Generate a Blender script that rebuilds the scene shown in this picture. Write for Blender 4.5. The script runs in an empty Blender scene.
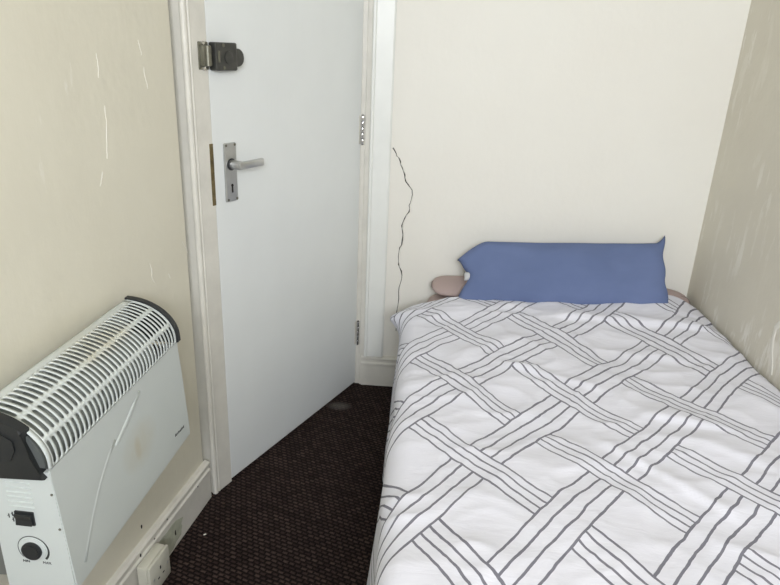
import bpy, bmesh, math, random
import numpy as np
from mathutils import Vector, Matrix, noise

random.seed(4)
S = bpy.context.scene
COL = S.collection
R = math.radians

# ------------------------------------------------------------------ camera
cam_d = bpy.data.cameras.new('camera')
cam = bpy.data.objects.new('camera', cam_d); COL.objects.link(cam)
cam_d.sensor_fit = 'HORIZONTAL'; cam_d.sensor_width = 36.0
cam_d.lens = 640.0 / 780.0 * 36.0
cam_d.clip_start = 0.02
XR = Vector((0.99732188, 0.06129258, 0.03990347))          # image right in the room
YD = Vector((0.05900946, -0.35202345, -0.93412921))        # image down
ZF = Vector((-0.04320823, 0.93398218, -0.35469753))        # view direction
m = Matrix((XR, -YD, -ZF)).transposed().to_4x4()
m.translation = Vector((0, 0, 1.32))
cam.matrix_world = m
S.camera = cam

# ------------------------------------------------------------------ light
world = bpy.data.worlds.new('sky'); S.world = world
world.use_nodes = True
bgn = world.node_tree.nodes['Background']
bgn.inputs[0].default_value = (0.80, 0.88, 1.0, 1)
bgn.inputs[1].default_value = 1.0

def area(name, loc, size, energy, color, rot):
    l = bpy.data.lights.new(name, 'AREA'); l.shape = 'RECTANGLE'
    l.size, l.size_y = size; l.energy = energy; l.color = color
    o = bpy.data.objects.new(name, l); COL.objects.link(o)
    o.location = loc; o.rotation_euler = rot
    return o
# daylight through the window in the wall behind the camera
REVEAL = 0.42                                              # unseen window recess, depth made up so its sill dims low surfaces
YF = -1.30                                                   # wall behind the camera
wx0, wx1, wz0, wz1 = -0.30, 0.90, 1.40, 2.40               # its window
area('window_daylight', ((wx0+wx1)/2, YF-REVEAL+0.03, (wz0+wz1)/2), (wx1-wx0-0.05, wz1-wz0-0.05), 98, (0.945, 0.98, 1.06), (R(90), 0, 0))

S.view_settings.view_transform = 'Standard'
S.view_settings.look = 'None'
S.view_settings.gamma = 1.0
S.view_settings.exposure = 0.0
S.view_settings.use_curve_mapping = False

# ------------------------------------------------------------------ materials
def srgb(r, g, b):
    f = lambda c: (c/255/12.92) if c/255 <= 0.04045 else ((c/255+0.055)/1.055)**2.4
    return (f(r), f(g), f(b), 1)

class NT:
    def __init__(s, mat): s.t = mat.node_tree; s.n = s.t.nodes; s.l = s.t.links
    def new(s, kind, **kw):
        n = s.n.new(kind)
        for k, v in kw.items(): setattr(n, k, v)
        return n
    def math(s, op, a, b=None, c=None, clamp=False):
        n = s.n.new('ShaderNodeMath'); n.operation = op; n.use_clamp = clamp
        for i, v in enumerate((a, b, c)):
            if v is None: continue
            if isinstance(v, (int, float)): n.inputs[i].default_value = v
            else: s.l.new(v, n.inputs[i])
        return n.outputs[0]
    def noise(s, vec, scale, detail=3, rough=0.5, dist=0.0):
        n = s.n.new('ShaderNodeTexNoise'); n.inputs['Scale'].default_value = scale
        n.inputs['Detail'].default_value = detail; n.inputs['Roughness'].default_value = rough
        n.inputs['Distortion'].default_value = dist
        if vec is not None: s.l.new(vec, n.inputs['Vector'])
        return n.outputs['Fac']
    def mapping(s, vec, scale=(1,1,1), rot=(0,0,0), loc=(0,0,0)):
        n = s.n.new('ShaderNodeMapping'); n.inputs['Scale'].default_value = scale
        n.inputs['Rotation'].default_value = rot; n.inputs['Location'].default_value = loc
        s.l.new(vec, n.inputs['Vector']); return n.outputs[0]
    def ramp(s, fac, stops):
        n = s.n.new('ShaderNodeValToRGB'); e = n.color_ramp.elements
        e[0].position, e[0].color = stops[0]; e[1].position, e[1].color = stops[1]
        for p, c in stops[2:]:
            x = e.new(p); x.color = c
        s.l.new(fac, n.inputs[0]); return n.outputs[0]
    def mix(s, fac, a, b):
        n = s.n.new('ShaderNodeMix'); n.data_type = 'RGBA'
        for i, v in ((0, fac), (6, a), (7, b)):
            if isinstance(v, (int, float)): n.inputs[i].default_value = v
            elif isinstance(v, tuple): n.inputs[i].default_value = v
            else: s.l.new(v, n.inputs[i])
        return n.outputs[2]
    def bump(s, h, strength, dist):
        n = s.n.new('ShaderNodeBump'); n.inputs['Strength'].default_value = strength
        n.inputs['Distance'].default_value = dist; s.l.new(h, n.inputs['Height'])
        return n.outputs[0]

def mat(name, color, rough=0.5, metal=0.0, spec=0.5, vary=0.0, vscale=12, bump=0.0, bscale=80, bdist=0.002):
    m = bpy.data.materials.new(name); m.use_nodes = True
    t = NT(m); b = t.n['Principled BSDF']
    b.inputs['Base Color'].default_value = color
    b.inputs['Roughness'].default_value = rough
    b.inputs['Metallic'].default_value = metal
    b.inputs['Specular IOR Level'].default_value = spec
    tc = t.new('ShaderNodeTexCoord').outputs['Object']
    if vary:
        f = t.noise(tc, vscale, 4)
        lo = tuple(c*(1-vary) for c in color[:3]) + (1,)
        hi = tuple(min(1, c*(1+vary)) for c in color[:3]) + (1,)
        t.l.new(t.ramp(f, [(0.3, lo), (0.7, hi)]), b.inputs['Base Color'])
    if bump:
        t.l.new(t.bump(t.noise(tc, bscale, 4), bump, bdist), b.inputs['Normal'])
    return m

def paint_mat(name, base, dirt, streak=None, rough=0.55, lump=0.25, streak_col=None, floor_dirt=0.0):
    """old emulsion on uneven plaster: faint blotches, lumps, trowel streaks"""
    m = mat(name, base, rough, spec=0.3); t = NT(m); b = t.n['Principled BSDF']
    tc = t.new('ShaderNodeTexCoord').outputs['Object']
    blot = t.noise(tc, 3.2, 5, 0.6)
    col = t.mix(t.math('MULTIPLY', t.math('SMOOTH_MIN', blot, 0.9, 0.1), 0.9), base, dirt)
    fine = t.noise(t.mapping(tc, (22, 22, 5)), 1.0, 5, 0.65)
    if streak:
        f = t.ramp(fine, [(streak, (0,0,0,1)), (streak+0.06, (1,1,1,1))])
        g = t.ramp(t.noise(tc, 2.6, 3), [(0.38, (0,0,0,1)), (0.56, (1,1,1,1))])
        fg = t.math('MULTIPLY', t.math('MULTIPLY', f, g), 0.75)
        col = t.mix(fg, col, streak_col)
    t.l.new(col, b.inputs['Base Color'])
    h = t.math('ADD', t.math('MULTIPLY', t.noise(tc, 5.5, 3), 1.0), t.math('MULTIPLY', t.noise(tc, 60, 4), 0.09))
    h = t.math('ADD', h, t.math('MULTIPLY', fine, 0.12))
    t.l.new(t.bump(h, lump, 0.02), b.inputs['Normal'])
    return m

M = {}
M['wall_cream'] = paint_mat('cream_wall_paint', srgb(231, 229, 219), srgb(226, 222, 211))
M['wall_left'] = paint_mat('cream_wall_paint_scuffed', srgb(224, 220, 202), srgb(216, 211, 192), streak=0.66, streak_col=srgb(234, 231, 219))
M['wall_right'] = paint_mat('cream_wall_paint_scratched', srgb(224, 219, 203), srgb(208, 202, 187), streak=0.54, streak_col=srgb(240, 237, 228), lump=0.35)
M['wall_behind'] = mat('bounce_cutting_wall_brown', srgb(92, 82, 70), 0.8)  # dark brown made up for the unseen wall, to cut bounced light
M['ceiling'] = mat('white_ceiling_paint', srgb(222, 219, 210), 0.8)
M['gloss'] = mat('white_gloss_paint', srgb(226, 227, 220), 0.38, spec=0.5, vary=0.03, vscale=9, bump=0.12, bscale=30, bdist=0.004)
M['gloss_old'] = mat('aged_white_gloss_paint', srgb(212, 209, 198), 0.42, vary=0.06, vscale=14, bump=0.25, bscale=40, bdist=0.004)
M['door'] = mat('white_door_paint', srgb(226, 229, 226), 0.36, vary=0.015, vscale=6)
def brushed(m):
    t = NT(m); b = t.n['Principled BSDF']; tc = t.new('ShaderNodeTexCoord').outputs['Object']
    t.l.new(t.bump(t.noise(t.mapping(tc, (70, 70, 4)), 1.0, 5, 0.6), 0.10, 0.004), b.inputs['Normal'])
brushed(M['door'])
M['dark_metal'] = mat('dark_grey_lacquered_iron', srgb(70, 70, 66), 0.42, 0.35, vary=0.2, vscale=60, bump=0.15, bscale=160)
M['old_steel'] = mat('dull_grey_steel', srgb(122, 121, 108), 0.42, 0.7, vary=0.15, vscale=70)
M['alu'] = mat('satin_aluminium', srgb(196, 197, 196), 0.33, 0.9, vary=0.05, vscale=50)
M['chrome'] = mat('chrome', srgb(222, 222, 222), 0.16, 1.0)
M['brass'] = mat('tarnished_brass', srgb(128, 114, 82), 0.45, 0.8, vary=0.3, vscale=60)
M['black'] = mat('black_plastic', srgb(38, 40, 41), 0.42, spec=0.4, bump=0.05, bscale=300)
M['grey_in'] = mat('grey_inner_steel', srgb(146, 151, 148), 0.6, 0.1, vary=0.12, vscale=25)
M['dark_in'] = mat('dark_inner_steel', srgb(52, 54, 54), 0.7)
M['bracket'] = mat('grey_painted_steel', srgb(118, 120, 115), 0.6, 0.2, vary=0.1)
M['void'] = mat('dark_gap', srgb(36, 33, 30), 0.9)
M['rim_grey'] = mat('dark_grey_plastic', srgb(92, 96, 94), 0.5)
M['mark'] = mat('printed_black_mark', srgb(48, 50, 50), 0.6)
M['plastic_white'] = mat('ivory_white_plastic', srgb(206, 204, 188), 0.4, vary=0.04, vscale=30)
M['chip'] = mat('dark_chip', srgb(48, 42, 36), 0.9)
M['filler'] = mat('grey_green_filler', srgb(176, 178, 158), 0.85, vary=0.12, vscale=60, bump=0.5, bscale=120)
M['flake'] = mat('pale_paint_flake', srgb(230, 227, 215), 0.6)
M['mauve'] = mat('mauve_fabric', srgb(176, 158, 152), 0.9, spec=0.1, bump=0.3, bscale=500, bdist=0.001)
M['divan'] = mat('grey_divan_fabric', srgb(120, 114, 108), 0.9, spec=0.1, bump=0.3, bscale=400)
M['insert'] = mat('white_pillow_insert', srgb(196, 196, 196), 0.9, spec=0.1)

# heater enamel with a faint brown heat stain low on the front
def enamel():
    m = mat('white_enamel', srgb(204, 210, 206), 0.34, spec=0.5); t = NT(m); b = t.n['Principled BSDF']
    tc = t.new('ShaderNodeTexCoord').outputs['Object']
    sep = t.new('ShaderNodeSeparateXYZ'); t.l.new(tc, sep.inputs[0])
    def blob(y, z, ry, rz):
        d = t.math('ADD', t.math('POWER', t.math('DIVIDE', t.math('SUBTRACT', sep.outputs[1], y), ry), 2),
                   t.math('POWER', t.math('DIVIDE', t.math('SUBTRACT', sep.outputs[2], z), rz), 2))
        return t.math('SUBTRACT', 1.0, d, clamp=True)
    f = t.math('MULTIPLY', blob(-0.215, 0.130, 0.075, 0.055), t.noise(tc, 30, 3))
    f = t.math('ADD', t.math('MULTIPLY', f, 0.4), t.math('MULTIPLY', blob(-0.225, 0.128, 0.014, 0.030), 0.20), clamp=True)
    # scorch yellowing on the spine of the grille
    g = t.math('MULTIPLY', blob(-0.20, 0.335, 0.12, 0.016), t.noise(tc, 40, 3))
    f = t.math('ADD', f, t.math('MULTIPLY', g, 0.7), clamp=True)
    t.l.new(t.mix(f, srgb(204, 210, 206), srgb(184, 166, 120)), b.inputs['Base Color'])
    return m
M['enamel'] = enamel()

def carpet():
    m = mat('brown_woven_carpet', srgb(60, 46, 42), 0.95, spec=0.1); t = NT(m); b = t.n['Principled BSDF']
    tc = t.new('ShaderNodeTexCoord').outputs['Object']
    v = t.mapping(tc, (1,1,1), (0, 0, R(21)))
    nz = t.new('ShaderNodeTexNoise'); nz.inputs['Scale'].default_value = 60; t.l.new(tc, nz.inputs['Vector'])
    off = t.new('ShaderNodeVectorMath', operation='MULTIPLY_ADD')
    t.l.new(nz.outputs['Color'], off.inputs[0]); off.inputs[1].default_value = (0.0055,)*3; t.l.new(v, off.inputs[2])
    br = t.new('ShaderNodeTexBrick'); t.l.new(off.outputs[0], br.inputs['Vector'])
    br.offset = 0.5; br.inputs['Scale'].default_value = 1.0
    br.inputs['Brick Width'].default_value = 0.0195; br.inputs['Row Height'].default_value = 0.0128
    br.inputs['Mortar Size'].default_value = 0.0050; br.inputs['Mortar Smooth'].default_value = 1.0
    br.inputs['Bias'].default_value = 0.0
    br.inputs['Color1'].default_value = srgb(96, 80, 73); br.inputs['Color2'].default_value = srgb(62, 49, 45)
    br.inputs['Mortar'].default_value = srgb(20, 16, 15)
    big = t.noise(tc, 4, 3)
    col = t.mix(t.math('MULTIPLY', big, 0.6), br.outputs['Color'], srgb(38, 29, 28))
    fib = t.noise(tc, 700, 2)
    col2 = t.mix(t.math('MULTIPLY', fib, 0.35), col, srgb(30, 24, 23))
    sp = t.new('ShaderNodeSeparateXYZ'); t.l.new(tc, sp.inputs[0])            # a dusty worn smudge at the door's foot
    dx = t.math('DIVIDE', t.math('SUBTRACT', sp.outputs[0], -0.283), 0.055); dy = t.math('DIVIDE', t.math('SUBTRACT', sp.outputs[1], 2.185), 0.035)
    sm = t.math('SUBTRACT', 1.0, t.math('ADD', t.math('POWER', dx, 2), t.math('POWER', dy, 2)), clamp=True)
    col2 = t.mix(t.math('MULTIPLY', sm, 0.45), col2, srgb(120, 116, 110))
    t.l.new(col2, b.inputs['Base Color'])
    h = t.math('ADD', t.math('SUBTRACT', 1.0, br.outputs['Fac']), t.math('MULTIPLY', fib, 0.4))
    t.l.new(t.bump(h, 0.9, 0.004), b.inputs['Normal'])
    return m
M['carpet'] = carpet()

def duvet_mat():
    """white cotton printed with a grey basket weave of four-line bands; uv = weave coordinates (k, m)"""
    m = mat('white_cotton_basketweave_print', srgb(230, 230, 238), 0.85, spec=0.15); t = NT(m); b = t.n['Principled BSDF']
    uv = t.new('ShaderNodeUVMap', uv_map='weave').outputs[0]
    nz = t.new('ShaderNodeTexNoise'); nz.inputs['Scale'].default_value = 2.6; nz.inputs['Detail'].default_value = 3
    t.l.new(uv, nz.inputs['Vector'])
    va = t.new('ShaderNodeVectorMath', operation='SUBTRACT'); t.l.new(nz.outputs['Color'], va.inputs[0]); va.inputs[1].default_value = (0.5,)*3
    vm = t.new('ShaderNodeVectorMath', operation='MULTIPLY_ADD'); t.l.new(va.outputs[0], vm.inputs[0]); vm.inputs[1].default_value = (0.075,)*3; t.l.new(uv, vm.inputs[2])
    s = t.new('ShaderNodeSeparateXYZ'); t.l.new(vm.outputs[0], s.inputs[0])
    k, mm = s.outputs[0], s.outputs[1]
    rk, rm = t.math('FLOOR', t.math('ADD', k, 0.5)), t.math('FLOOR', t.math('ADD', mm, 0.5))
    a, c = t.math('SUBTRACT', k, rk), t.math('SUBTRACT', mm, rm)
    par = t.math('FLOORED_MODULO', t.math('ADD', rk, rm), 2.0)        # 0: family A on top, 1: family B on top
    HA, HB, LW = 0.158, 0.196, 0.0118
    def lines(x, H):
        step = 2*H/3
        q = t.math('DIVIDE', t.math('ADD', x, H), step)
        near = t.math('ROUND', q)
        near = t.math('MINIMUM', t.math('MAXIMUM', near, 0.0), 3.0)
        d = t.math('MULTIPLY', t.math('ABSOLUTE', t.math('SUBTRACT', q, near)), step)
        return t.math('LESS_THAN', d, LW)
    la, lb = lines(a, HA), lines(c, HB)
    inA = t.math('LESS_THAN', t.math('ABSOLUTE', a), HA)
    inB = t.math('LESS_THAN', t.math('ABSOLUTE', c), HB)
    hideA = t.math('MULTIPLY', inB, par)
    hideB = t.math('MULTIPLY', inA, t.math('SUBTRACT', 1.0, par))
    fa = t.math('MULTIPLY', la, t.math('SUBTRACT', 1.0, hideA))
    fb = t.math('MULTIPLY', lb, t.math('SUBTRACT', 1.0, hideB))
    f = t.math('MULTIPLY', t.math('MAXIMUM', fa, fb), 0.92)
    t.l.new(t.mix(f, srgb(230, 230, 238), srgb(112, 111, 122)), b.inputs['Base Color'])
    tc = t.new('ShaderNodeTexCoord').outputs['Object']
    h = t.math('ADD', t.math('MULTIPLY', t.noise(t.mapping(tc, (9, 26, 12), (0, 0, R(24))), 1.0, 5, 0.6, 0.6), 1.0), t.math('MULTIPLY', t.noise(tc, 900, 2), 0.02))
    t.l.new(t.bump(h, 0.22, 0.012), b.inputs['Normal'])
    return m
M['duvet'] = duvet_mat()

def blue_cotton():
    m = mat('blue_cotton', srgb(104, 118, 154), 0.85, spec=0.12); t = NT(m); b = t.n['Principled BSDF']
    tc = t.new('ShaderNodeTexCoord').outputs['Object']
    t.l.new(t.ramp(t.noise(tc, 5, 4), [(0.3, srgb(99, 113, 148)), (0.7, srgb(108, 122, 158))]), b.inputs['Base Color'])
    h = t.math('ADD', t.noise(t.mapping(tc, (4, 14, 14)), 1.0, 4, 0.55), t.math('MULTIPLY', t.noise(tc, 800, 2), 0.03))
    t.l.new(t.bump(h, 0.3, 0.012), b.inputs['Normal'])
    return m
M['blue'] = blue_cotton()

# ------------------------------------------------------------------ helpers
def link(name, bm, material, parent=None, smooth=False, angle=None, recalc=True):
    me = bpy.data.meshes.new(name)
    if recalc: bmesh.ops.recalc_face_normals(bm, faces=bm.faces)
    bm.to_mesh(me); bm.free()
    if material: me.materials.append(material)
    o = bpy.data.objects.new(name, me); COL.objects.link(o)
    if parent: o.parent = parent
    if smooth:
        for p in me.polygons: p.use_smooth = True
        if angle: me.set_sharp_from_angle(angle=R(angle))
    return o
def empty(name, label, cat, loc, rz=0.0):
    o = bpy.data.objects.new(name, None); COL.objects.link(o)
    o.location = loc; o.rotation_euler = (0, 0, rz); o.empty_display_size = 0.1
    o['label'] = label; o['category'] = cat
    return o
def tag(o, label, cat, group=None):
    o['label'] = label; o['category'] = cat
    if group: o['group'] = group
    return o
def struct(o): o['kind'] = 'structure'; return o

def box(bm, lo, hi, bevel=0.0, segs=2, mtx=None):
    t = bmesh.new()
    bmesh.ops.create_cube(t, size=1.0)
    for v in t.verts:
        v.co = Vector([lo[i] + (v.co[i]+0.5)*(hi[i]-lo[i]) for i in range(3)])
    if bevel: bmesh.ops.bevel(t, geom=t.edges[:], offset=bevel, segments=segs, profile=0.5, affect='EDGES')
    merge(bm, t, mtx)
def merge(bm, t, mtx=None):
    if mtx is not None: t.transform(mtx)
    mp = {}
    for v in t.verts: mp[v] = bm.verts.new(v.co)
    for f in t.faces:
        try: bm.faces.new([mp[v] for v in f.verts])
        except ValueError: pass
    t.free()
def cyl(bm, a, b, r, seg=24, r2=None, bevel=0.0):
    a, b = Vector(a), Vector(b); d = b-a
    t = bmesh.new()
    bmesh.ops.create_cone(t, cap_ends=True, segments=seg, radius1=r, radius2=r if r2 is None else r2, depth=d.length)
    if bevel:
        es = [e for e in t.edges if abs(abs(e.verts[0].co.z)-d.length/2) < 1e-6 and abs(e.verts[0].co.z-e.verts[1].co.z) < 1e-6]
        bmesh.ops.bevel(t, geom=es, offset=bevel, segments=2, profile=0.5, affect='EDGES')
    mtx = Matrix.Translation((a+b)/2) @ d.to_track_quat('Z', 'Y').to_matrix().to_4x4()
    merge(bm, t, mtx)
def prism(bm, pts, o, ex, ey, ez, depth):
    """polygon pts in the (ex, ey) plane from o, extruded along ez by depth"""
    o, ex, ey, ez = Vector(o), Vector(ex), Vector(ey), Vector(ez)
    lo = [bm.verts.new(o + ex*p[0] + ey*p[1]) for p in pts]
    hi = [bm.verts.new(o + ex*p[0] + ey*p[1] + ez*depth) for p in pts]
    n = len(pts)
    bm.faces.new(lo[::-1]); bm.faces.new(hi)
    for i in range(n): bm.faces.new((lo[i], lo[(i+1) % n], hi[(i+1) % n], hi[i]))
def ribbon(bm, pts, nrm, w, h):
    """a thin raised strip along pts (world) on a surface with normal nrm; w = list of widths"""
    nrm = Vector(nrm).normalized(); rows = []
    for i, p in enumerate(pts):
        p = Vector(p)
        d = (Vector(pts[min(i+1, len(pts)-1)]) - Vector(pts[max(i-1, 0)])).normalized()
        s = nrm.cross(d)
        wi = w[i] if isinstance(w, (list, tuple)) else w
        rows.append([bm.verts.new(p + s*wi*k + nrm*hh) for k, hh in ((-.5, 0), (-.25, h), (.25, h), (.5, 0))])
    for a, b in zip(rows, rows[1:]):
        for j in range(3): bm.faces.new((a[j], a[j+1], b[j+1], b[j]))
        bm.faces.new((a[3], a[0], b[0], b[3]))
    bm.faces.new(rows[0]); bm.faces.new(rows[-1][::-1])
def blob(bm, c, nrm, up, rx, ry, h, seed, n=11, lo=0.65):
    """small irregular raised patch"""
    nrm = Vector(nrm).normalized(); ex = Vector(up).normalized(); ey = nrm.cross(ex)
    rr = random.Random(seed); pts = []
    for i in range(n):
        a = 2*math.pi*i/n; k = rr.uniform(lo, 1.12)
        pts.append((math.cos(a)*rx*k, math.sin(a)*ry*k))
    prism(bm, pts, c, ex, ey, nrm, h)
def text_mesh(name, body, size, mtx, material, parent, ext=0.0003):
    cu = bpy.data.curves.new(name, 'FONT'); cu.body = body; cu.size = size; cu.extrude = ext
    cu.align_x = 'CENTER'; cu.align_y = 'CENTER'
    tmp = bpy.data.objects.new(name + '_tmp', cu); COL.objects.link(tmp)
    me = bpy.data.meshes.new_from_object(tmp.evaluated_get(bpy.context.evaluated_depsgraph_get()))
    bpy.data.objects.remove(tmp); bpy.data.curves.remove(cu)
    me.transform(mtx); me.materials.clear(); me.materials.append(material)
    o = bpy.data.objects.new(name, me); COL.objects.link(o); o.parent = parent
    return o

# ------------------------------------------------------------------ room shell
YB = 2.382; XRW = 1.040; CH = 2.45
W0 = Vector((-0.617, 1.590, 0)); WD = Vector((0.1341, 0.9910, 0)).normalized(); WN = Vector((WD.y, -WD.x, 0))  # left wall: far end, direction away, normal into room
DA = Vector((-0.5628, 1.6871, 0)); DD = Vector((0.4219, 0.9066, 0)).normalized(); DN = Vector((DD.y, -DD.x, 0))  # door face: near bottom corner, direction, normal
DW, DH = 0.762, 1.98
Z = Vector((0, 0, 1))

bm = bmesh.new(); box(bm, (-1.35, YF-REVEAL, -0.05), (XRW+0.12, YB+0.15, 0.0))
struct(link('floor', bm, M['carpet']))
bm = bmesh.new(); box(bm, (-1.35, YF-REVEAL, CH), (XRW+0.12, YB+0.15, CH+0.05))
struct(link('ceiling', bm, M['ceiling']))
bm = bmesh.new(); box(bm, (-0.50, YB, 0), (XRW+0.12, YB+0.12, CH))
wall_back = struct(link('wall_back', bm, M['wall_cream']))
bm = bmesh.new(); box(bm, (XRW, YF-REVEAL, 0), (XRW+0.12, YB, CH))
wall_right = struct(link('wall_right', bm, M['wall_right']))
LL = (W0.y-(YF-REVEAL))/WD.y
def wl(d, z, n=0.0): return W0 + WD*d + WN*n + Z*z           # left wall point
def dp(s, z, n=0.0): return DA + DD*s + DN*n + Z*z           # door face point
bm = bmesh.new(); prism(bm, [(0.0, 0), (0.0, CH), (-LL, CH), (-LL, 0)], W0, WD, Z, -WN, 0.12)
wall_left = struct(link('wall_left', bm, M['wall_left']))
# wall around and behind the door
FB = 0.002       # frame face stands just proud of the closed door
bm = bmesh.new(); prism(bm, [(-0.10, 0), (-0.10, CH), (0.80, CH), (0.80, 0)], dp(0, 0, -0.075), DD, Z, -DN, 0.10)
prism(bm, [(-0.075, DH+0.09), (-0.075, CH), (0.762, CH), (0.762, DH+0.09)], dp(0, 0, -0.075), DD, Z, DN, 0.050)
struct(link('wall_door', bm, M['wall_cream']))
# wall behind the camera with its window opening
bm = bmesh.new()
for lo, hi in (((-1.3, 0), (wx0, CH)), ((wx1, 0), (XRW, CH)), ((wx0, 0), (wx1, wz0)), ((wx0, wz1), (wx1, CH))):
    box(bm, (lo[0], YF-REVEAL, lo[1]), (hi[0], YF, hi[1]))
struct(link('wall_front', bm, M['wall_behind']))
bm = bmesh.new()
for lo, hi in (((wx0, wz0), (wx0+.05, wz1)), ((wx1-.05, wz0), (wx1, wz1)), ((wx0+.05, wz0), (wx1-.05, wz0+.05)), ((wx0+.05, wz1-.05), (wx1-.05, wz1)), (((wx0+wx1)/2-.02, wz0+.05), ((wx0+wx1)/2+.02, wz1-.05))):
    box(bm, (lo[0], YF-REVEAL+0.05, lo[1]), (hi[0], YF-REVEAL+0.09, hi[1]), 0.004)
struct(link('window_1', bm, M['gloss']))

# ------------------------------------------------------------------ door frame
bm = bmesh.new()                                              # lock-side post with its rounded outer bead
prism(bm, [(-0.079, -0.004), (-0.077, FB+0.001), (-0.0045, FB+0.001), (-0.0045, -0.075), (-0.079, -0.075)], dp(0, 0), DD, DN, Z, DH+0.09)
box_o = dp(-0.0735, 0, -0.0015)
cyl(bm, box_o, box_o + Z*(DH+0.09), 0.0085, 20)
c2 = dp(-0.060, 0, FB-0.002); cyl(bm, c2, c2 + Z*(DH+0.09), 0.005, 12)
post = struct(link('trim_1', bm, M['gloss_old'], smooth=True, angle=35))
bm = bmesh.new()                                              # hinge-side post (rebate strip) in the corner
x0 = -0.236
prism(bm, [(-0.006, 0), (0.030, 0), (0.030, 0.010), (0.012, 0.008), (0.010, 0.003), (-0.006, 0.003)], (x0, YB-0.0001, 0), Vector((1,0,0)), Vector((0,-1,0)), Z, DH+0.03)
struct(link('trim_2', bm, M['gloss_old']))
bm = bmesh.new()                                              # architrave board on the back wall
prism(bm, [(0, 0), (0.078, 0), (0.078, 0.012), (0.072, 0.016), (0.014, 0.020), (0.010, 0.024), (0.003, 0.024), (0, 0.020)],
      (-0.2065, YB, 0.1365), Vector((1,0,0)), Vector((0,-1,0)), Z, DH-0.05)
struct(link('trim_3', bm, M['gloss']))
bm = bmesh.new()                                              # head of the frame
prism(bm, [(-0.09, 0), (-0.09, 0.085), (0.80, 0.085), (0.80, 0)], dp(0, DH+0.005, FB-0.04), DD, Z, DN, 0.04)
struct(link('trim_4', bm, M['gloss']))

# ------------------------------------------------------------------ skirting boards
SKP = [(0, 0), (0.014, 0), (0.014, 0.092), (0.017, 0.096), (0.017, 0.104), (0.012, 0.108), (0.012, 0.118), (0.016, 0.122), (0.016, 0.127), (0.010, 0.132), (0.0, 0.134)]
bm = bmesh.new(); prism(bm, SKP, W0 + WD*0.012, WN, Z, -WD, LL-0.12)
sk_left = struct(link('baseboard_left', bm, M['gloss_old']))
bm = bmesh.new(); prism(bm, SKP, (-0.2165, YB, 0), Vector((0,-1,0)), Z, Vector((1,0,0)), XRW+0.2165-0.001)
struct(link('baseboard_back', bm, M['gloss_old']))
bm = bmesh.new(); prism(bm, SKP, (XRW, YF, 0), Vector((-1,0,0)), Z, Vector((0,1,0)), YB-YF-0.02)
struct(link('baseboard_right', bm, M['gloss_old']))

# damage: dark chips and a patch of bare filler on the left skirting
bm = bmesh.new()
for i, (d, z, n, a, b) in enumerate([(-0.205, 0.045, .0142, .010, .0035), (-0.262, 0.045, .0142, .009, .004), (-0.285, 0.030, .0142, .004, .004), (-0.275, 0.012, .0142, .006, .004),
                                     (-0.235, 0.117, .0125, .004, .003), (-0.300, 0.107, .0125, .003, .003), (-0.365, 0.112, .0125, .007, .003), (-0.330, 0.170, .0002, .006, .003), (-0.07, 0.1, .0165, .003, .0025)]):
    blob(bm, wl(d, z, n), WN, Z, a, b, 0.0012, i+3)
link('chip', bm, M['chip'], sk_left)
bm = bmesh.new(); blob(bm, wl(-0.245, 0.044, .0135), WN, Z, 0.040, 0.085, 0.0010, 21, 22, 0.86)
link('filler_patch', bm, M['filler'], sk_left)

# flaking paint on the left wall
bm = bmesh.new()
def flake(pts, w):
    q = []
    for (d0, z0), (d1, z1) in zip(pts, pts[1:]):
        for i in range(4): q.append((d0+(d1-d0)*i/4 + random.uniform(-.0014, .0014), z0+(z1-z0)*i/4))
    pts = q + [pts[-1]]
    n = len(pts); ribbon(bm, [wl(d, z, 0.0) for d, z in pts], WN, [0.55*w*random.uniform(0.3, 1.25)*(0.35 + math.sin(math.pi*(i+.6)/n)) for i in range(n)], 0.0009)
flake([(-.139, 1.317), (-.134, 1.300), (-.132, 1.287)], .0022)
flake([(-.128, 1.262), (-.125, 1.240), (-.118, 1.216)], .0035)
flake([(-.292, 1.290), (-.291, 1.262), (-.294, 1.245)], .003)
flake([(-.284, 1.190), (-.285, 1.150), (-.293, 1.103), (-.296, 1.086)], .004)
flake([(-.318, 1.062), (-.322, 1.047), (-.330, 1.035)], .0035)
flake([(-.021, .832), (-.004, .810), (.004, .792)], .003)
flake([(-.178, .822), (-.172, .800), (-.176, .786), (-.166, .768)], .004)
flake([(-.10, .77), (-.094, .755)], .003)
link('paint_flake', bm, M['flake'], wall_left)

# the crack running down the back wall
bm = bmesh.new()
cr = [(-.122, .983), (-.112, .968), (-.108, .955), (-.098, .947), (-.092, .925), (-.080, .900), (-.073, .875), (-.060, .852), (-.044, .831), (-.045, .795), (-.052, .772), (-.051, .746), (-.066, .722),
      (-.074, .700), (-.075, .682), (-.070, .655), (-.073, .615), (-.082, .590), (-.082, .545), (-.078, .525), (-.066, .492), (-.070, .460), (-.076, .420), (-.076, .364), (-.080, .300), (-.079, .250)]
def sub(pts):
    out = []; rr = random.Random(5)
    for a, b in zip(pts, pts[1:]):
        out.append(a); out.append(((a[0]+b[0])/2 + rr.uniform(-.003, .003), (a[1]+b[1])/2))
    return out + [pts[-1]]
cr = sub(cr); rr = random.Random(9)
ribbon(bm, [(x, YB-0.0001, z) for x, z in cr], (0,-1,0), [rr.choice((.0016, .0026, .0036, .0052)) if z > .5 else rr.uniform(.0018, .0032) for x, z in cr], 0.0006)
link('crack', bm, M['chip'], wall_back)
bm = bmesh.new()                                              # lifted plaster lip beside the crack
ribbon(bm, [(x+.0045, YB-0.0001, z) for x, z in cr[2:36]], (0,-1,0), .005, 0.0016)
link('crack_lip', bm, M['wall_cream'], wall_back)
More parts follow.
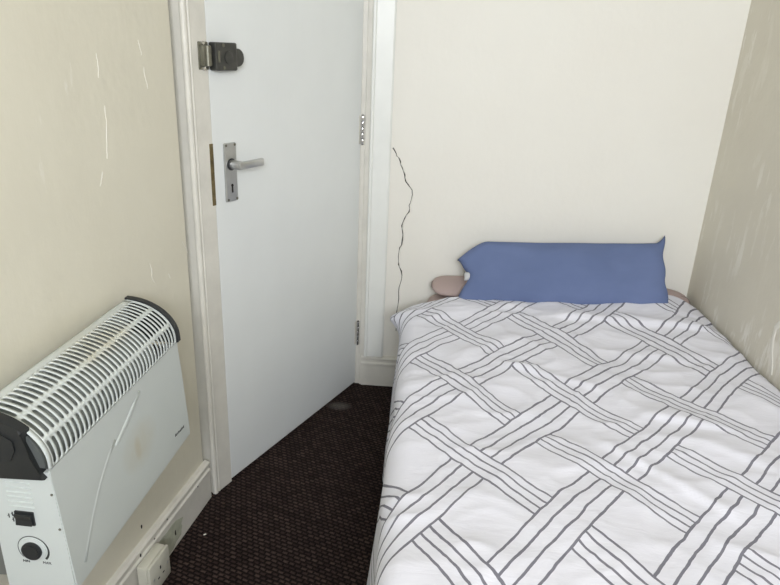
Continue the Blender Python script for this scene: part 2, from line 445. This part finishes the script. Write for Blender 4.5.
# pale flaked edge low on the right wall
bm = bmesh.new()
ribbon(bm, [(XRW, y, z) for y, z in ((1.700, .672), (1.735, .648), (1.764, .612), (1.762, .575), (1.752, .540), (1.732, .508), (1.722, .480))], (-1,0,0), [.012, .018, .020, .018, .016, .012, .01], 0.0015)
link('paint_flake', bm, M['wall_cream'], wall_right)

# ------------------------------------------------------------------ the door with its ironmongery
door = bpy.data.objects.new('door_1', None); COL.objects.link(door); struct(door)
door.location = DA; door.rotation_euler = (0, 0, math.atan2(DD.y, DD.x))     # local x along the door, -y into the room
AJ = 0.0
bm = bmesh.new(); box(bm, (0, 0.0, 0.006), (DW, 0.038, DH), 0.0025)
link('door_leaf', bm, M['door'], door)
# rim lock
bm = bmesh.new(); box(bm, (0.003, -0.026, 1.252), (0.082, 0.0, 1.320), 0.004)
box(bm, (0.080, -0.020, 1.262), (0.089, 0.0, 1.310), 0.004)
lock = link('rim_lock', bm, M['dark_metal'], door); lock['label'] = 'dark grey rim lock case'
bm = bmesh.new(); cyl(bm, (0.0875, -0.025, 1.284), (0.0875, -0.003, 1.284), 0.0225, 28, bevel=0.003)
link('lock_knob', bm, M['dark_metal'], lock, True, 40)
bm = bmesh.new(); cyl(bm, (0.048, -0.029, 1.284), (0.048, -0.025, 1.284), 0.016, 28, bevel=0.0015)
link('lock_cylinder', bm, M['dark_metal'], lock, True, 40)
bm = bmesh.new(); box(bm, (0.009, -0.0285, 1.272), (0.015, -0.025, 1.300), 0.001)
link('snib', bm, M['old_steel'], lock)
for x, z in ((0.030, 1.313), (0.030, 1.259)):
    bm = bmesh.new(); cyl(bm, (x, -0.0275, z), (x, -0.025, z), 0.0045, 12)
    link('screw', bm, M['old_steel'], lock, True, 40)
# lever handle on its long plate
bm = bmesh.new(); box(bm, (0.036, -0.007, 0.905), (0.083, 0.0, 1.066), 0.003)
plate = link('handle_plate', bm, M['alu'], door); plate['label'] = 'satin aluminium handle plate'
bm = bmesh.new(); cyl(bm, (0.060, -0.0085, 1.008), (0.060, -0.006, 1.008), 0.0165, 24); link('rose', bm, M['mark'], plate, True, 40)
bm = bmesh.new()
cyl(bm, (0.060, -0.040, 1.008), (0.060, -0.007, 1.008), 0.0125, 20, bevel=0.002)
box(bm, (0.052, -0.046, 0.997), (0.155, -0.033, 1.018), 0.004)
link('lever', bm, M['alu'], plate, True, 40)
bm = bmesh.new(); cyl(bm, (0.060, -0.0078, 0.950), (0.060, -0.006, 0.950), 0.0045, 14); box(bm, (0.0572, -0.0078, 0.930), (0.0628, -0.006, 0.949))
link('keyhole', bm, M['void'], plate)
for x, z in ((0.042, 1.060), (0.077, 1.060), (0.042, 0.911), (0.077, 0.911)):
    bm = bmesh.new(); cyl(bm, (x, -0.0085, z), (x, -0.006, z), 0.0036, 12); link('screw', bm, M['old_steel'], plate, True, 40)
# hinges
for zc in (1.043, 0.235):
    bm = bmesh.new(); box(bm, (DW-0.014, -0.0015, zc-0.05), (DW+0.001, 0.002, zc+0.05), 0.0006)
    hg = link('hinge', bm, M['gloss_old'], door)
    bm = bmesh.new()
    for i in range(5): cyl(bm, (DW-0.002, -0.009, zc-0.05+0.0204*i), (DW-0.002, -0.009, zc-0.05+0.0204*i+0.0185), 0.0062, 16, bevel=0.0008)
    link('knuckle', bm, M['chrome'], hg, True, 40)
    bm = bmesh.new(); cyl(bm, (DW-0.002, -0.009, zc-0.053), (DW-0.002, -0.009, zc+0.054), 0.0036, 12); link('hinge_pin', bm, M['dark_metal'], hg, True, 40)
# brass strike strip and the keep of the rim lock, both on the frame post
pm = Matrix.Translation(DA) @ Matrix.Rotation(math.atan2(DD.y, DD.x), 4, 'Z')
bm = bmesh.new(); box(bm, (-0.0165, -FB-0.0022, 0.905), (-0.0035, -FB+0.002, 1.070), 0.0006, mtx=pm)
link('strike_plate', bm, M['brass'], post)
bm = bmesh.new()
box(bm, (-0.034, -0.020, 1.262), (-0.004, -FB+0.0005, 1.312), 0.004, mtx=pm)
cyl(bm, pm @ Vector((-0.019, -0.019, 1.264)), pm @ Vector((-0.019, -0.019, 1.310)), 0.0075, 18)
box(bm, (-0.037, -0.007, 1.254), (-0.004, -FB+0.0005, 1.320), 0.002, mtx=pm)
keep = link('lock_keep', bm, M['old_steel'], post, True, 40)
for z in (1.257, 1.317):
    bm = bmesh.new(); cyl(bm, pm @ Vector((-0.022, -0.0095, z)), pm @ Vector((-0.022, -FB, z)), 0.0045, 12); link('screw', bm, M['chrome'], keep, True, 40)

# ------------------------------------------------------------------ bed
bed = empty('bed', 'single bed along the right wall with its mattress hidden under the printed duvet', 'bed', (0.53, 1.40, 0))
def L(p): return Vector(p) - Vector(bed.location)
MX0, MX1, MY0, MY1, MT = 0.035, 1.022, 0.45, 2.352, 0.450
bm = bmesh.new(); box(bm, L((MX0+.01, MY0, 0.04)), L((MX1, MY1, 0.255)), 0.012)
link('base', bm, M['divan'], bed, True, 40)
for x in (MX0+.08, MX1-.08):
    for y in (MY0+.1, MY1-.1):
        bm = bmesh.new(); cyl(bm, L((x, y, 0)), L((x, y, 0.045)), 0.022, 16); link('leg', bm, M['black'], bed, True, 40)
bm = bmesh.new()
t = bmesh.new(); box(t, L((MX0, MY0, 0.256)), L((MX1, MY1, MT)), 0.05, 5)
merge(bm, t)
mt_ = link('mattress', bm, M['mauve'], bed, True); mt_['label'] = 'mattress in a mauve fitted sheet'

# ------------------------------------------------------------------ duvet
LAT0 = np.array([0.44258832, 1.52067581]); LATM = np.array([[-0.15456275, -0.1740309], [0.14839479, -0.18907054]]); LATI = np.linalg.inv(LATM)
CROSS = {(0,-2):(.139,1.894),(0,-1):(.272,1.705),(0,0):(.418,1.49),(0,1):(.566,1.3),(1,-1):(.128,1.536),(1,0):(.281,1.332),(1,1):(.44,1.169),(1,2):(.585,.992),(2,0):(.15,1.193),(2,1):(.302,1.009),
         (3,0):(.013,1.006),(-1,-1):(.441,1.874),(-1,0):(.565,1.65),(-1,1):(.716,1.465),(-2,-1):(.625,2.091),(-2,0):(.78,1.884),(-2,1):(.894,1.677),(-3,0):(.954,2.089)}
CP = np.array(list(CROSS.values())); CK = np.array(list(CROSS.keys()), float)
RES = CK - (CP - LAT0) @ LATI
SG = 0.21
PHI = np.exp(-((CP[:, None, :]-CP[None, :, :])**2).sum(-1)/(2*SG*SG)) + 0.05*np.eye(len(CP))
RW = np.linalg.solve(PHI, RES)
def weave(P):
    g = np.exp(-((P[:, None, :]-CP[None, :, :])**2).sum(-1)/(2*SG*SG))
    return (P - LAT0) @ LATI + g @ RW

def fold(x, y, a, b, amp, w, sharp=0.3):
    """a soft pleat along the line a-b, steep on the near side"""
    ax, ay = a; bx, by = b; dx, dy = bx-ax, by-ay; ln = math.hypot(dx, dy); dx /= ln; dy /= ln
    t = (x-ax)*dx + (y-ay)*dy; d = -(x-ax)*dy + (y-ay)*dx
    e = 1.0
    if t < 0: e = math.exp(-(t/0.05)**2)
    elif t > ln: e = math.exp(-((t-ln)/0.05)**2)
    ww = w if d > 0 else w*sharp
    return amp*e*math.exp(-(d/ww)**2)
FOLDS = [((.52, 2.035), (.93, 2.020), .015, .06, .25), ((.10, 2.02), (.36, 2.13), .008, .05, .4), ((.62, 1.410), (.745, 1.385), .010, .04, .3), ((.30, 1.640), (.46, 1.560), .009, .03, .4),
         ((.46, 1.27), (.62, 1.10), .008, .03, .4), ((.16, 1.72), (.30, 1.83), .007, .04, .5), ((.08, 1.75), (.16, 1.45), .006, .05, .5), ((.70, 1.30), (.90, 1.18), .007, .04, .4),
         ((.05, 1.50), (.30, 1.40), .005, .05, .6), ((.66, 1.78), (.90, 1.80), .007, .05, .4), ((.25, 1.20), (.45, 1.22), .004, .05, .6)]
def top_h(x, y):
    z = 0.486 + 0.010*noise.noise((x*3.1, y*2.6, 1.7)) + 0.006*noise.noise((x*7.5+3, y*6.0, 4.2))
    r = 1-abs(noise.noise((x*5+y*4, y*7-x*3, 8.1))); z += 0.006*(r**4)
    r = 1-abs(noise.noise((x*9-y*6+4, y*11, 2.1))); z += 0.003*(r**5)
    for f in FOLDS: z += fold(x, y, *f)
    return z
XE, RAD, HEM = -0.048, 0.060, 0.090
DUY0, DUY1 = 0.42, 2.225
step = 0.0075
srow = np.arange(0, 1.475, step)                         # distance from the wall edge along the fabric
trow = np.arange(DUY1, DUY0, -step)
def duvet_point(s, y, dz=0.0):
    x = 1.030 - s
    flat_end = XE + RAD
    arc = RAD*math.pi/2
    bulge = 0.010*noise.noise((0.3, y*3.2, 6.0)) + 0.006*noise.noise((1.3, y*9.0, 3.0))
    if x > flat_end:
        z = top_h(x, y)
        if x > 0.93: z -= 0.022*((x-0.93)/0.10)**2
        k = max(0.0, 1-(x-flat_end)/0.14); z -= 0.006*k*k
        return Vector((x, y, z))
    d = flat_end - x
    zt = top_h(flat_end, y) - 0.006
    if d < arc:
        a = d/RAD
        return Vector((flat_end - RAD*math.sin(a) + bulge*math.sin(a), y, zt - RAD + RAD*math.cos(a)))
    h = d - arc
    drop = zt - RAD - h
    sway = bulge*(1+h*1.5) + 0.012*math.sin(y*21 + 2*noise.noise((y*2, 0, 0)))*min(1, h/0.25)
    return Vector((XE + sway - 0.045*h - 0.02*(h/0.35)**2*0, y, max(drop, 0.03)))
bm = bmesh.new(); uvl = bm.loops.layers.uv.new('weave')
grid = []; fab = []
for j, y in enumerate(trow):
    row = []; fr = []
    for i, s in enumerate(srow):
        x = 1.030 - s
        # the pillow-end edge wanders and its outer corner sticks out as a flap
        k = math.exp(-(max(0.0, (DUY1-y))/0.10)**2)
        yo = y + k*(0.016*noise.noise((x*4, 2.2, 0)) + 0.012 - 0.030*max(0, (0.45-x)/0.45) + 0.075*max(0, (x-0.45)/0.55) - 0.05*max(0, (x-0.93)/0.10)**2)
        if x < 0.06: yo -= k*0.35*(0.06-min(x, 0.06))*0.35
        p = duvet_point(s, yo)
        e = (DUY1-y)
        if e < 0.03: p.z -= 0.016*(1-e/0.03)**2
        p.z += 0.019*math.exp(-(e/0.13)**2)*max(0, min(1, (x-0.3)/0.5))*(1-0.5*max(0, min(1, (x-0.93)/0.1)))
        if x < 0.16: p.z -= 0.040*min(1.0, (0.16-x)/0.18)**1.5*math.exp(-(e/0.11)**2)
        if x < XE+RAD:                                  # corner flap
            h = XE+RAD-x
            kk = math.exp(-((y-2.14)/0.09)**2)
            p.x -= kk*(0.052*min(1, h/0.09))*math.exp(-(max(0, h-0.07)/0.05)**2)
            p.z += kk*0.010*min(1, h/0.08)
        row.append(bm.verts.new(p)); fr.append((x, y))
    grid.append(row); fab.append(fr)
W = weave(np.array(fab).reshape(-1, 2)).reshape(len(trow), len(srow), 2)
for j in range(len(trow)-1):
    for i in range(len(srow)-1):
        f = bm.faces.new((grid[j][i], grid[j][i+1], grid[j+1][i+1], grid[j+1][i]))
        for lp, (jj, ii) in zip(f.loops, ((j, i), (j, i+1), (j+1, i+1), (j+1, i))): lp[uvl].uv = W[jj, ii]
duv = link('duvet', bm, M['duvet'], None, True)
if sum(p.normal.z for p in duv.data.polygons) < 0: duv.data.flip_normals()
sm = duv.modifiers.new('thickness', 'SOLIDIFY'); sm.thickness = 0.012; sm.offset = -1
tag(duv, 'white duvet printed with grey basketweave lines, spread over the bed', 'duvet')

# ------------------------------------------------------------------ blue pillow
def cushion(hw, hh, th, na, nb, pinch, seed, wr):
    bm = bmesh.new(); g = {}
    for side in (1, -1):
        for i in range(na+1):
            for j in range(nb+1):
                a = -1+2*i/na; b = -1+2*j/nb
                edge = i in (0, na) or j in (0, nb)
                if side == -1 and edge: g[(side, i, j)] = g[(1, i, j)]; continue
                ca = (1-abs(a)**2.6); cb = (1-abs(b)**2.4)
                t = th*(max(0, ca)**0.42)*(max(0, cb)**0.5)
                x = a*hw*(1-pinch*(1-b*b)*abs(a)**6*1.0)
                y = b*hh*(1-pinch*0.9*(1-a*a)*abs(b)**6)
                n1 = noise.noise((x*5, y*9, seed + side))*wr + noise.noise((x*14, y*20, seed+3*side))*wr*0.4
                ed = min(1, min(1-abs(a), 1-abs(b))*6)
                g[(side, i, j)] = bm.verts.new((x, y, side*t + n1*ed))
        for i in range(na):
            for j in range(nb):
                bm.faces.new([g[(side, i+p, j+q)] for p, q in ((0,0),(1,0),(1,1),(0,1))])
    return bm
bm = cushion(0.395, 0.130, 0.060, 84, 40, 0.06, 2.0, 0.014)
for v in bm.verts:                                        # folded upper left corner, notch at the open end, lifted tip on the right
    a = v.co.x/0.395; b = v.co.y/0.13
    if b > 0: v.co.y += b*(-0.078*max(0, (-a-0.72)/0.28)**1.4 + 0.030*max(0, (a-0.90)/0.10)**1.5)
    v.co.x += 0.034*max(0, (-a-0.86)/0.14)*math.exp(-((b+0.10)/0.28)**2)
    v.co.x += -0.010*max(0, a)**3*(1+1.2*max(0, b)) - 0.016*max(0, -a)**4*max(0, -b) - 0.010*max(0, a)**4*max(0, -b)
    v.co.x += 0.005*math.sin(b*9)*max(0, a)**8
pil = link('pillow', bm, M['blue'], None, True)
pil.rotation_mode = 'XYZ'
pil.matrix_world = Matrix.Translation((0.535, 2.255, 0.571)) @ Matrix.Rotation(R(1.6), 4, 'Z') @ Matrix.Rotation(R(-2.1), 4, 'Y') @ Matrix.Rotation(R(56), 4, 'X')
tag(pil, 'blue pillow leaning on the wall at the head of the bed', 'pillow')
# open end of the pillowcase: the white pillow shows inside
bm = bmesh.new()
t = cushion(0.016, 0.016, 0.010, 10, 10, 0.0, 5.0, 0.002); merge(bm, t, Matrix.Translation((-0.3535, -0.012, 0.012)))
ins = link('pillow_insert', bm, M['insert'], pil, True); ins['label'] = 'white pillow end inside the open pillowcase'

# flat mauve pillow tucked behind and under the blue one, against the wall
bm = cushion(0.485, 0.064, 0.032, 90, 24, 0.0, 7.0, 0.004)
for v in bm.verts:                                        # soft rounded ends
    a = abs(v.co.x)/0.485; b = v.co.y/0.064
    v.co.y *= 1-0.38*a**30; v.co.x *= 1-0.03*abs(b)**3*a**8
    if b > 0: v.co.y -= 0.018*max(0, (v.co.x/0.485-0.84)/0.16)
mp = link('pillow', bm, M['mauve'], None, True)
mp.location = (0.535, 2.312, 0.484); mp.rotation_euler = (R(14), 0, 0)
tag(mp, 'flat mauve pillow showing at both ends behind the blue pillow', 'pillow')

# ------------------------------------------------------------------ convector heater
YAW = 0.0458; HL = 0.4708; DT, DBm, HF, HG = 0.109, 0.1225, 0.246, 0.083
heater = empty('convector_heater', 'white convector heater with slotted top and black ends on the left wall', 'heater', (-0.637, 1.268, 0.440), -YAW)
# local: x out from the wall, y along the wall (0 far end, -HL near end), z up from 0.44
ZB, ZT = 0.018, 0.018+HF
def arc(th, off=0.0): return (DT+off)*math.sin(th), ZT + (HG+off)*math.cos(th)
NARC = 200
tab = [0.0]; prev = arc(0)
for i in range(1, NARC+1):
    q = arc(math.pi/2*i/NARC); tab.append(tab[-1] + math.dist(prev, q)); prev = q
ARCL = tab[-1]
def on_arc(l, off=0.0):
    l2 = min(max(l, 0.0), ARCL)
    i = min(int(np.searchsorted(tab, l2)), NARC); i = max(i, 1)
    f = (l2-tab[i-1])/(tab[i]-tab[i-1]); x, z = arc(math.pi/2*(i-1+f)/NARC, off)
    if l > ARCL: z -= l-ARCL
    return x, z
# grille: a curved sheet pierced by three rows of round-ended slots
bm = bmesh.new(); vc = {}
def gv(y, l):
    key = (round(y, 6), round(l, 6))
    if key not in vc:
        x, z = on_arc(l); vc[key] = bm.verts.new((x, y, z))
    return vc[key]
NC = 34; y0, y1 = -HL+0.010, -0.008; pitch = (y1-y0)/NC
ROWS = [(0.015, 0.064), (0.064, 0.115), (0.115, ARCL+0.012)]
def cell(yc, la, lb):
    r = pitch*0.31; gap = 0.0042; c0, c1 = la+gap+r, lb-gap-r
    inner, outer = [], []
    K = 7
    hy = pitch/2
    for i in range(K+1):
        l = c0 + (c1-c0)*i/K; inner.append((yc+r, l)); outer.append((yc+hy, l))
    for i in range(1, 8):
        a = math.pi*i/8; inner.append((yc+r*math.cos(a), c1+r*math.sin(a)))
        outer.append((yc+hy*math.cos(a)/max(abs(math.cos(a)), abs(math.sin(a))), lb if abs(math.sin(a)) >= abs(math.cos(a)) else c1+(lb-c1)*abs(math.sin(a))/abs(math.cos(a))))
    for i in range(K, -1, -1):
        l = c0 + (c1-c0)*i/K; inner.append((yc-r, l)); outer.append((yc-hy, l))
    for i in range(1, 8):
        a = math.pi + math.pi*i/8; inner.append((yc+r*math.cos(a), c0+r*math.sin(a)))
        outer.append((yc+hy*math.cos(a)/max(abs(math.cos(a)), abs(math.sin(a))), la if abs(math.sin(a)) >= abs(math.cos(a)) else c0-(c0-la)*abs(math.sin(a))/abs(math.cos(a))))
    n = len(inner)
    for i in range(n):
        k = (i+1) % n
        vs = [gv(*inner[i]), gv(*inner[k]), gv(*outer[k]), gv(*outer[i])]
        u = []
        for v in vs:
            if v not in u: u.append(v)
        if len(u) >= 3:
            try: bm.faces.new(u)
            except ValueError: pass
for la, lb in ROWS:
    for c in range(NC): cell(y0+pitch*(c+0.5), la, lb)
def strip(ya, yb, ls):
    for a, b in zip(ls, ls[1:]):
        for p, q in ((ya, yb),):
            try: bm.faces.new((gv(p, a), gv(q, a), gv(q, b), gv(p, b)))
            except ValueError: pass
LS = list(np.linspace(0, ARCL+0.012, 30))
strip(-HL, y0, LS); strip(y1, 0.0, LS);
for c in range(NC): strip(y0+pitch*c, y0+pitch*(c+1), [0, 0.005, 0.010, 0.015])
bmesh.ops.remove_doubles(bm, verts=bm.verts[:], dist=2e-5)
bmesh.ops.recalc_face_normals(bm, faces=bm.faces[:])
if sum(f.normal.z for f in bm.faces) < 0: bmesh.ops.reverse_faces(bm, faces=bm.faces[:])
gr = link('grille', bm, M['enamel'], heater, True, 60, False)
so = gr.modifiers.new('thickness', 'SOLIDIFY'); so.thickness = 0.0016; so.offset = -1
# front panel, slightly flared, with a turned-under bottom lip
bm = bmesh.new()
prof = [(DT, ZT-0.012), (DT+0.0005, ZT-0.03)] + [(DT + (DBm-DT)*f, ZT-HF*f) for f in (0.3, 0.5, 0.7, 0.85, 0.96)] + [(DBm-0.001, ZB-0.002), (DBm-0.012, ZB-0.006)]
prof_in = [(x-0.0025, z) for x, z in prof[:-1]] + [(DBm-0.012, ZB-0.0035)]
poly = prof + prof_in[::-1]
prism(bm, poly, (0, -HL, 0), Vector((1,0,0)), Z, Vector((0,1,0)), HL)
front = link('front_panel', bm, M['enamel'], heater, True, 40)
def fx(z): return DT + (DBm-DT)*max(0, min(1, (ZT-z)/HF))
bm = bmesh.new()                                           # pressed swoosh
sw = [(-.185, .232), (-.215, .215), (-.25, .196), (-.280, .183), (-.296, .181)]
ribbon(bm, [(fx(z)-0.0006, y, z) for y, z in sw], (1, 0, 0.05), [.006, .012, .016, .016, .008], 0.0013)
sw = [(-.292, .190), (-.318, .176), (-.345, .155), (-.37, .132), (-.395, .104), (-.42, .072), (-.44, .045)]
ribbon(bm, [(fx(z)-0.0006, y, z) for y, z in sw], (1, 0, 0.05), .013, 0.0009)
link('embossed_line', bm, M['enamel'], front, True)
bm = bmesh.new()                                           # small dark wordmark, too small to read
for i in range(8):
    y = -0.071 + i*0.0060; hh = (0.0058, 0.004, 0.004, 0.0045, 0.004, 0.006, 0.004, 0.0055)[i]; z = 0.0545 - i*0.0006
    prism(bm, [(-.0024, 0), (.0006, 0), (.0022, hh), (-.0006, hh)], (fx(z)+0.0001, y, z), Vector((0,1,0)), Z, Vector((1,0,0)), 0.0005)
    if i % 2 == 0: prism(bm, [(-.0005, 0), (.0045, 0), (.0047, .0014), (-.0003, .0014)], (fx(z)+0.0001, y, z+(.0028 if i % 4 else 0)), Vector((0,1,0)), Z, Vector((1,0,0)), 0.0005)
link('wordmark', bm, M['mark'], front)
# back plate, bottom, inner baffle
bm = bmesh.new(); box(bm, (0, -HL, 0.012), (0.003, 0, ZT+HG-0.004))
link('back_panel', bm, M['enamel'], heater)
bm = bmesh.new()
pr = []
for i in range(13): pr.append(((DT-0.020)*math.sin(math.pi/2*i/12)+0.006, ZT-0.004 + (HG-0.024)*math.cos(math.pi/2*i/12)))
pr += [(DT-0.014, 0.06)]
prin = [(x-0.0015, z-0.0015) for x, z in pr]
prism(bm, pr+prin[::-1], (0, -HL+0.006, 0), Vector((1,0,0)), Z, Vector((0,1,0)), HL-0.085)
link('inner_baffle', bm, M['grey_in'], heater, True, 40)
bm = bmesh.new(); box(bm, (0.004, -HL+0.004, 0.05), (0.080, -0.004, ZT-0.02)); link('element_box', bm, M['dark_in'], heater)
# end panels
def end_profile(inset=0.0):
    pts = [(0.0, 0.006), (DBm-0.012, 0.006), (DBm-0.002, ZB)] + [(fx(z), z) for z in (0.09, 0.16, 0.22)] + [(DT, ZT)]
    for i in range(1, 13):
        x, z = arc(math.pi/2*(1-i/12)); pts.append((x, z))
    return [(max(x-inset, 0), z-inset*(z > ZT)) for x, z in pts]
bm = bmesh.new()
EZ = 0.240
pts = [(0.0, 0.006), (DBm-0.014, 0.006), (DBm-0.004, ZB)] + [(fx(z)-0.0015, z) for z in (0.09, 0.16, 0.22)] + [(DT-0.001, ZT-0.014), (0, EZ-0.006)]
prism(bm, pts, (0, -HL-0.0015, 0), Vector((1,0,0)), Z, Vector((0,1,0)), 0.010)
ep = link('end_panel', bm, M['enamel'], heater); 
bm = bmesh.new(); prism(bm, pts, (0, -0.008, 0), Vector((1,0,0)), Z, Vector((0,1,0)), 0.0085); link('end_panel', bm, M['enamel'], heater)
# far black end cap: a slim rim standing over the sheet
bm = bmesh.new()
pa = [(0.0, ZT+HG+0.004)] + [arc(math.pi/2*i/16, 0.004) for i in range(1, 17)] + [(DT+0.0045, ZT-0.010), (DT-0.004, ZT-0.012), (0, ZT-0.012)]
prism(bm, pa, (0, -0.004, 0), Vector((1,0,0)), Z, Vector((0,1,0)), 0.014)
link('end_cap', bm, M['black'], heater, True, 40)
# near black end cap: hood over the back half, recessed grip with a grey lip below the sheet's rim
bm = bmesh.new()
TH = R(47)
pa = [(0.0, ZT+HG+0.005)] + [arc(TH*i/12, 0.005) for i in range(1, 13)]
lastx, lastz = pa[-1]
pa += [(lastx-0.002, lastz-0.020), (DT-0.020, ZT+0.018), (DT-0.010, ZT-0.016), (DT-0.004, EZ+0.001), (0, EZ-0.005)]
prism(bm, pa, (0, -HL-0.013, 0), Vector((1,0,0)), Z, Vector((0,1,0)), 0.019)
bmesh.ops.bevel(bm, geom=[e for e in bm.edges if all(abs(v.co.y-(-HL-0.013)) < 1e-5 for v in e.verts)], offset=0.004, segments=2, profile=0.5, affect='EDGES')
cap = link('end_cap', bm, M['black'], heater, True, 40)
bm = bmesh.new()
pa = [(0.012, ZT+HG-0.030)] + [arc(R(12)+(TH-R(12))*i/10, -0.016) for i in range(0, 11)] + [(DT-0.040, ZT+0.030), (DT-0.050, ZT+0.010), (0.012, ZT+0.002)]
prism(bm, pa, (0, -HL-0.0155, 0), Vector((1,0,0)), Z, Vector((0,1,0)), 0.004)
link('hand_grip', bm, M['black'], cap, True, 40)
bm = bmesh.new()
pa = [arc(R(36) + (math.pi/2-R(36))*i/12, -0.0045) for i in range(13)] + [(DT-0.0045, ZT-0.006), (DT-0.03, ZT-0.006)] 
prism(bm, pa, (0, -HL-0.003, 0), Vector((1,0,0)), Z, Vector((0,1,0)), 0.004)
link('grey_lip', bm, M['rim_grey'], heater, True, 40)
# controls on the near end panel
YE = -HL-0.0015
bm = bmesh.new()
for i in range(6):
    z = 0.2235 - i*0.0092; box(bm, (0.031, YE-0.0016, z-0.0018), (0.073, YE+0.001, z+0.0018), 0.0008)
link('vent_slat', bm, M['enamel'], ep)
bm = bmesh.new(); box(bm, (0.0380, YE-0.003, 0.1440), (0.0700, YE+0.002, 0.1700), 0.001)
sw_ = link('rocker_switch', bm, M['black'], ep)
bm = bmesh.new(); prism(bm, [(0.1465, 0.0), (0.1465, 0.0042), (0.157, 0.0026), (0.1675, 0.0062), (0.1675, 0.0)], (0.0405, YE-0.0028, 0), Z, Vector((0,-1,0)), Vector((1,0,0)), 0.027)
link('rocker', bm, M['black'], sw_)
cx, cz = 0.0568, 0.0935
bm = bmesh.new(); cyl(bm, (cx, YE-0.002, cz), (cx, YE+0.001, cz), 0.0225, 36, bevel=0.0006); bz = link('dial_plate', bm, M['enamel'], ep, True, 40)
bm = bmesh.new(); cyl(bm, (cx, YE-0.007, cz), (cx, YE-0.001, cz), 0.0172, 32, r2=0.0165, bevel=0.0015)
cyl(bm, (cx, YE-0.0080, cz), (cx, YE-0.006, cz), 0.013, 28)
dial = link('dial_knob', bm, M['black'], ep, True, 40)
bm = bmesh.new()
ang = [R(222 - i*264/36) for i in range(37)]
ribbon(bm, [(cx+0.0262*math.cos(a), YE+0.0001, cz+0.0262*math.sin(a)) for a in ang], (0,-1,0), [0.0012 + 0.0034*(i/36)**2 for i in range(37)], 0.0005)
link('scale_mark', bm, M['mark'], ep)
rotm = Matrix.Rotation(R(90), 4, 'X')
text_mesh('scale_text', 'MIN', 0.0068, Matrix.Translation((cx-0.016, YE-0.0003, cz-0.0262)) @ rotm, M['mark'], ep)
text_mesh('scale_text', 'MAX', 0.0068, Matrix.Translation((cx+0.020, YE-0.0003, cz-0.0255)) @ rotm, M['mark'], ep)
for x, z in ((0.033, 0.151), (0.033, 0.162), (0.0265, 0.158)):
    bm = bmesh.new(); box(bm, (x-0.001, YE-0.0004, z-0.004), (x+0.001, YE+0.001, z+0.004)); box(bm, (x-0.0025, YE-0.0004, z-0.0005), (x+0.0005, YE+0.001, z+0.0006))
    link('switch_mark', bm, M['mark'], ep)
for z in (0.208, 0.141):
    bm = bmesh.new(); cyl(bm, (0.1065 + (0.208-z)*0.05, YE-0.001, z), (0.1065 + (0.208-z)*0.05, YE+0.001, z), 0.0022, 12); link('screw', bm, M['old_steel'], ep, True, 40)
# wall brackets behind the case
for yy, za, zb in ((-0.08, 0.20, 0.26), (-0.448, 0.02, 0.30)):
    p = heater.matrix_basis @ Vector((0, yy, 0))
    d = ((p.xy - W0.xy).dot(WN.xy))
    bm = bmesh.new(); box(bm, (-d/math.cos(0.135-YAW)+0.0005, yy-0.015, za), (0.001, yy+0.015, zb), 0.002)
    link('wall_bracket', bm, M['bracket'], heater)

# ------------------------------------------------------------------ socket box low on the skirting
sock = empty('socket_box', 'ivory plastic socket box on the left skirting board by the carpet', 'socket', wl(-0.350, 0, 0.0175), math.atan2(WD.y, WD.x) - R(90))
# local: x out from wall, y along wall
bm = bmesh.new(); box(bm, (-0.0003, -0.045, 0.012), (0.027, 0.045, 0.102), 0.004)
link('back_box', bm, M['plastic_white'], sock, True, 40)
bm = bmesh.new(); box(bm, (0.0275, -0.046, 0.011), (0.037, 0.046, 0.103), 0.004)
fp = link('face_plate', bm, M['plastic_white'], sock, True, 40)
for y in (-0.032, 0.032):
    bm = bmesh.new(); cyl(bm, (0.036, y, 0.057), (0.0376, y, 0.057), 0.004, 14); link('screw', bm, M['alu'], fp, True, 40)
bm = bmesh.new()
for y, z, a, b in ((0, 0.070, .0025, .005), (-0.011, 0.045, .004, .002), (0.011, 0.045, .004, .002)): box(bm, (0.036, y-a, z-b), (0.0374, y+a, z+b))
link('pin_hole', bm, M['void'], fp)

# ------------------------------------------------------------------ specks on the carpet
bm = bmesh.new(); blob(bm, (-0.567, 1.436, 0.0005), Z, Vector((1,0.6,0)), 0.0045, 0.0022, 0.002, 4)
tag(link('lint_speck', bm, M['flake']), 'white speck of lint on the carpet beside the skirting board', 'lint')
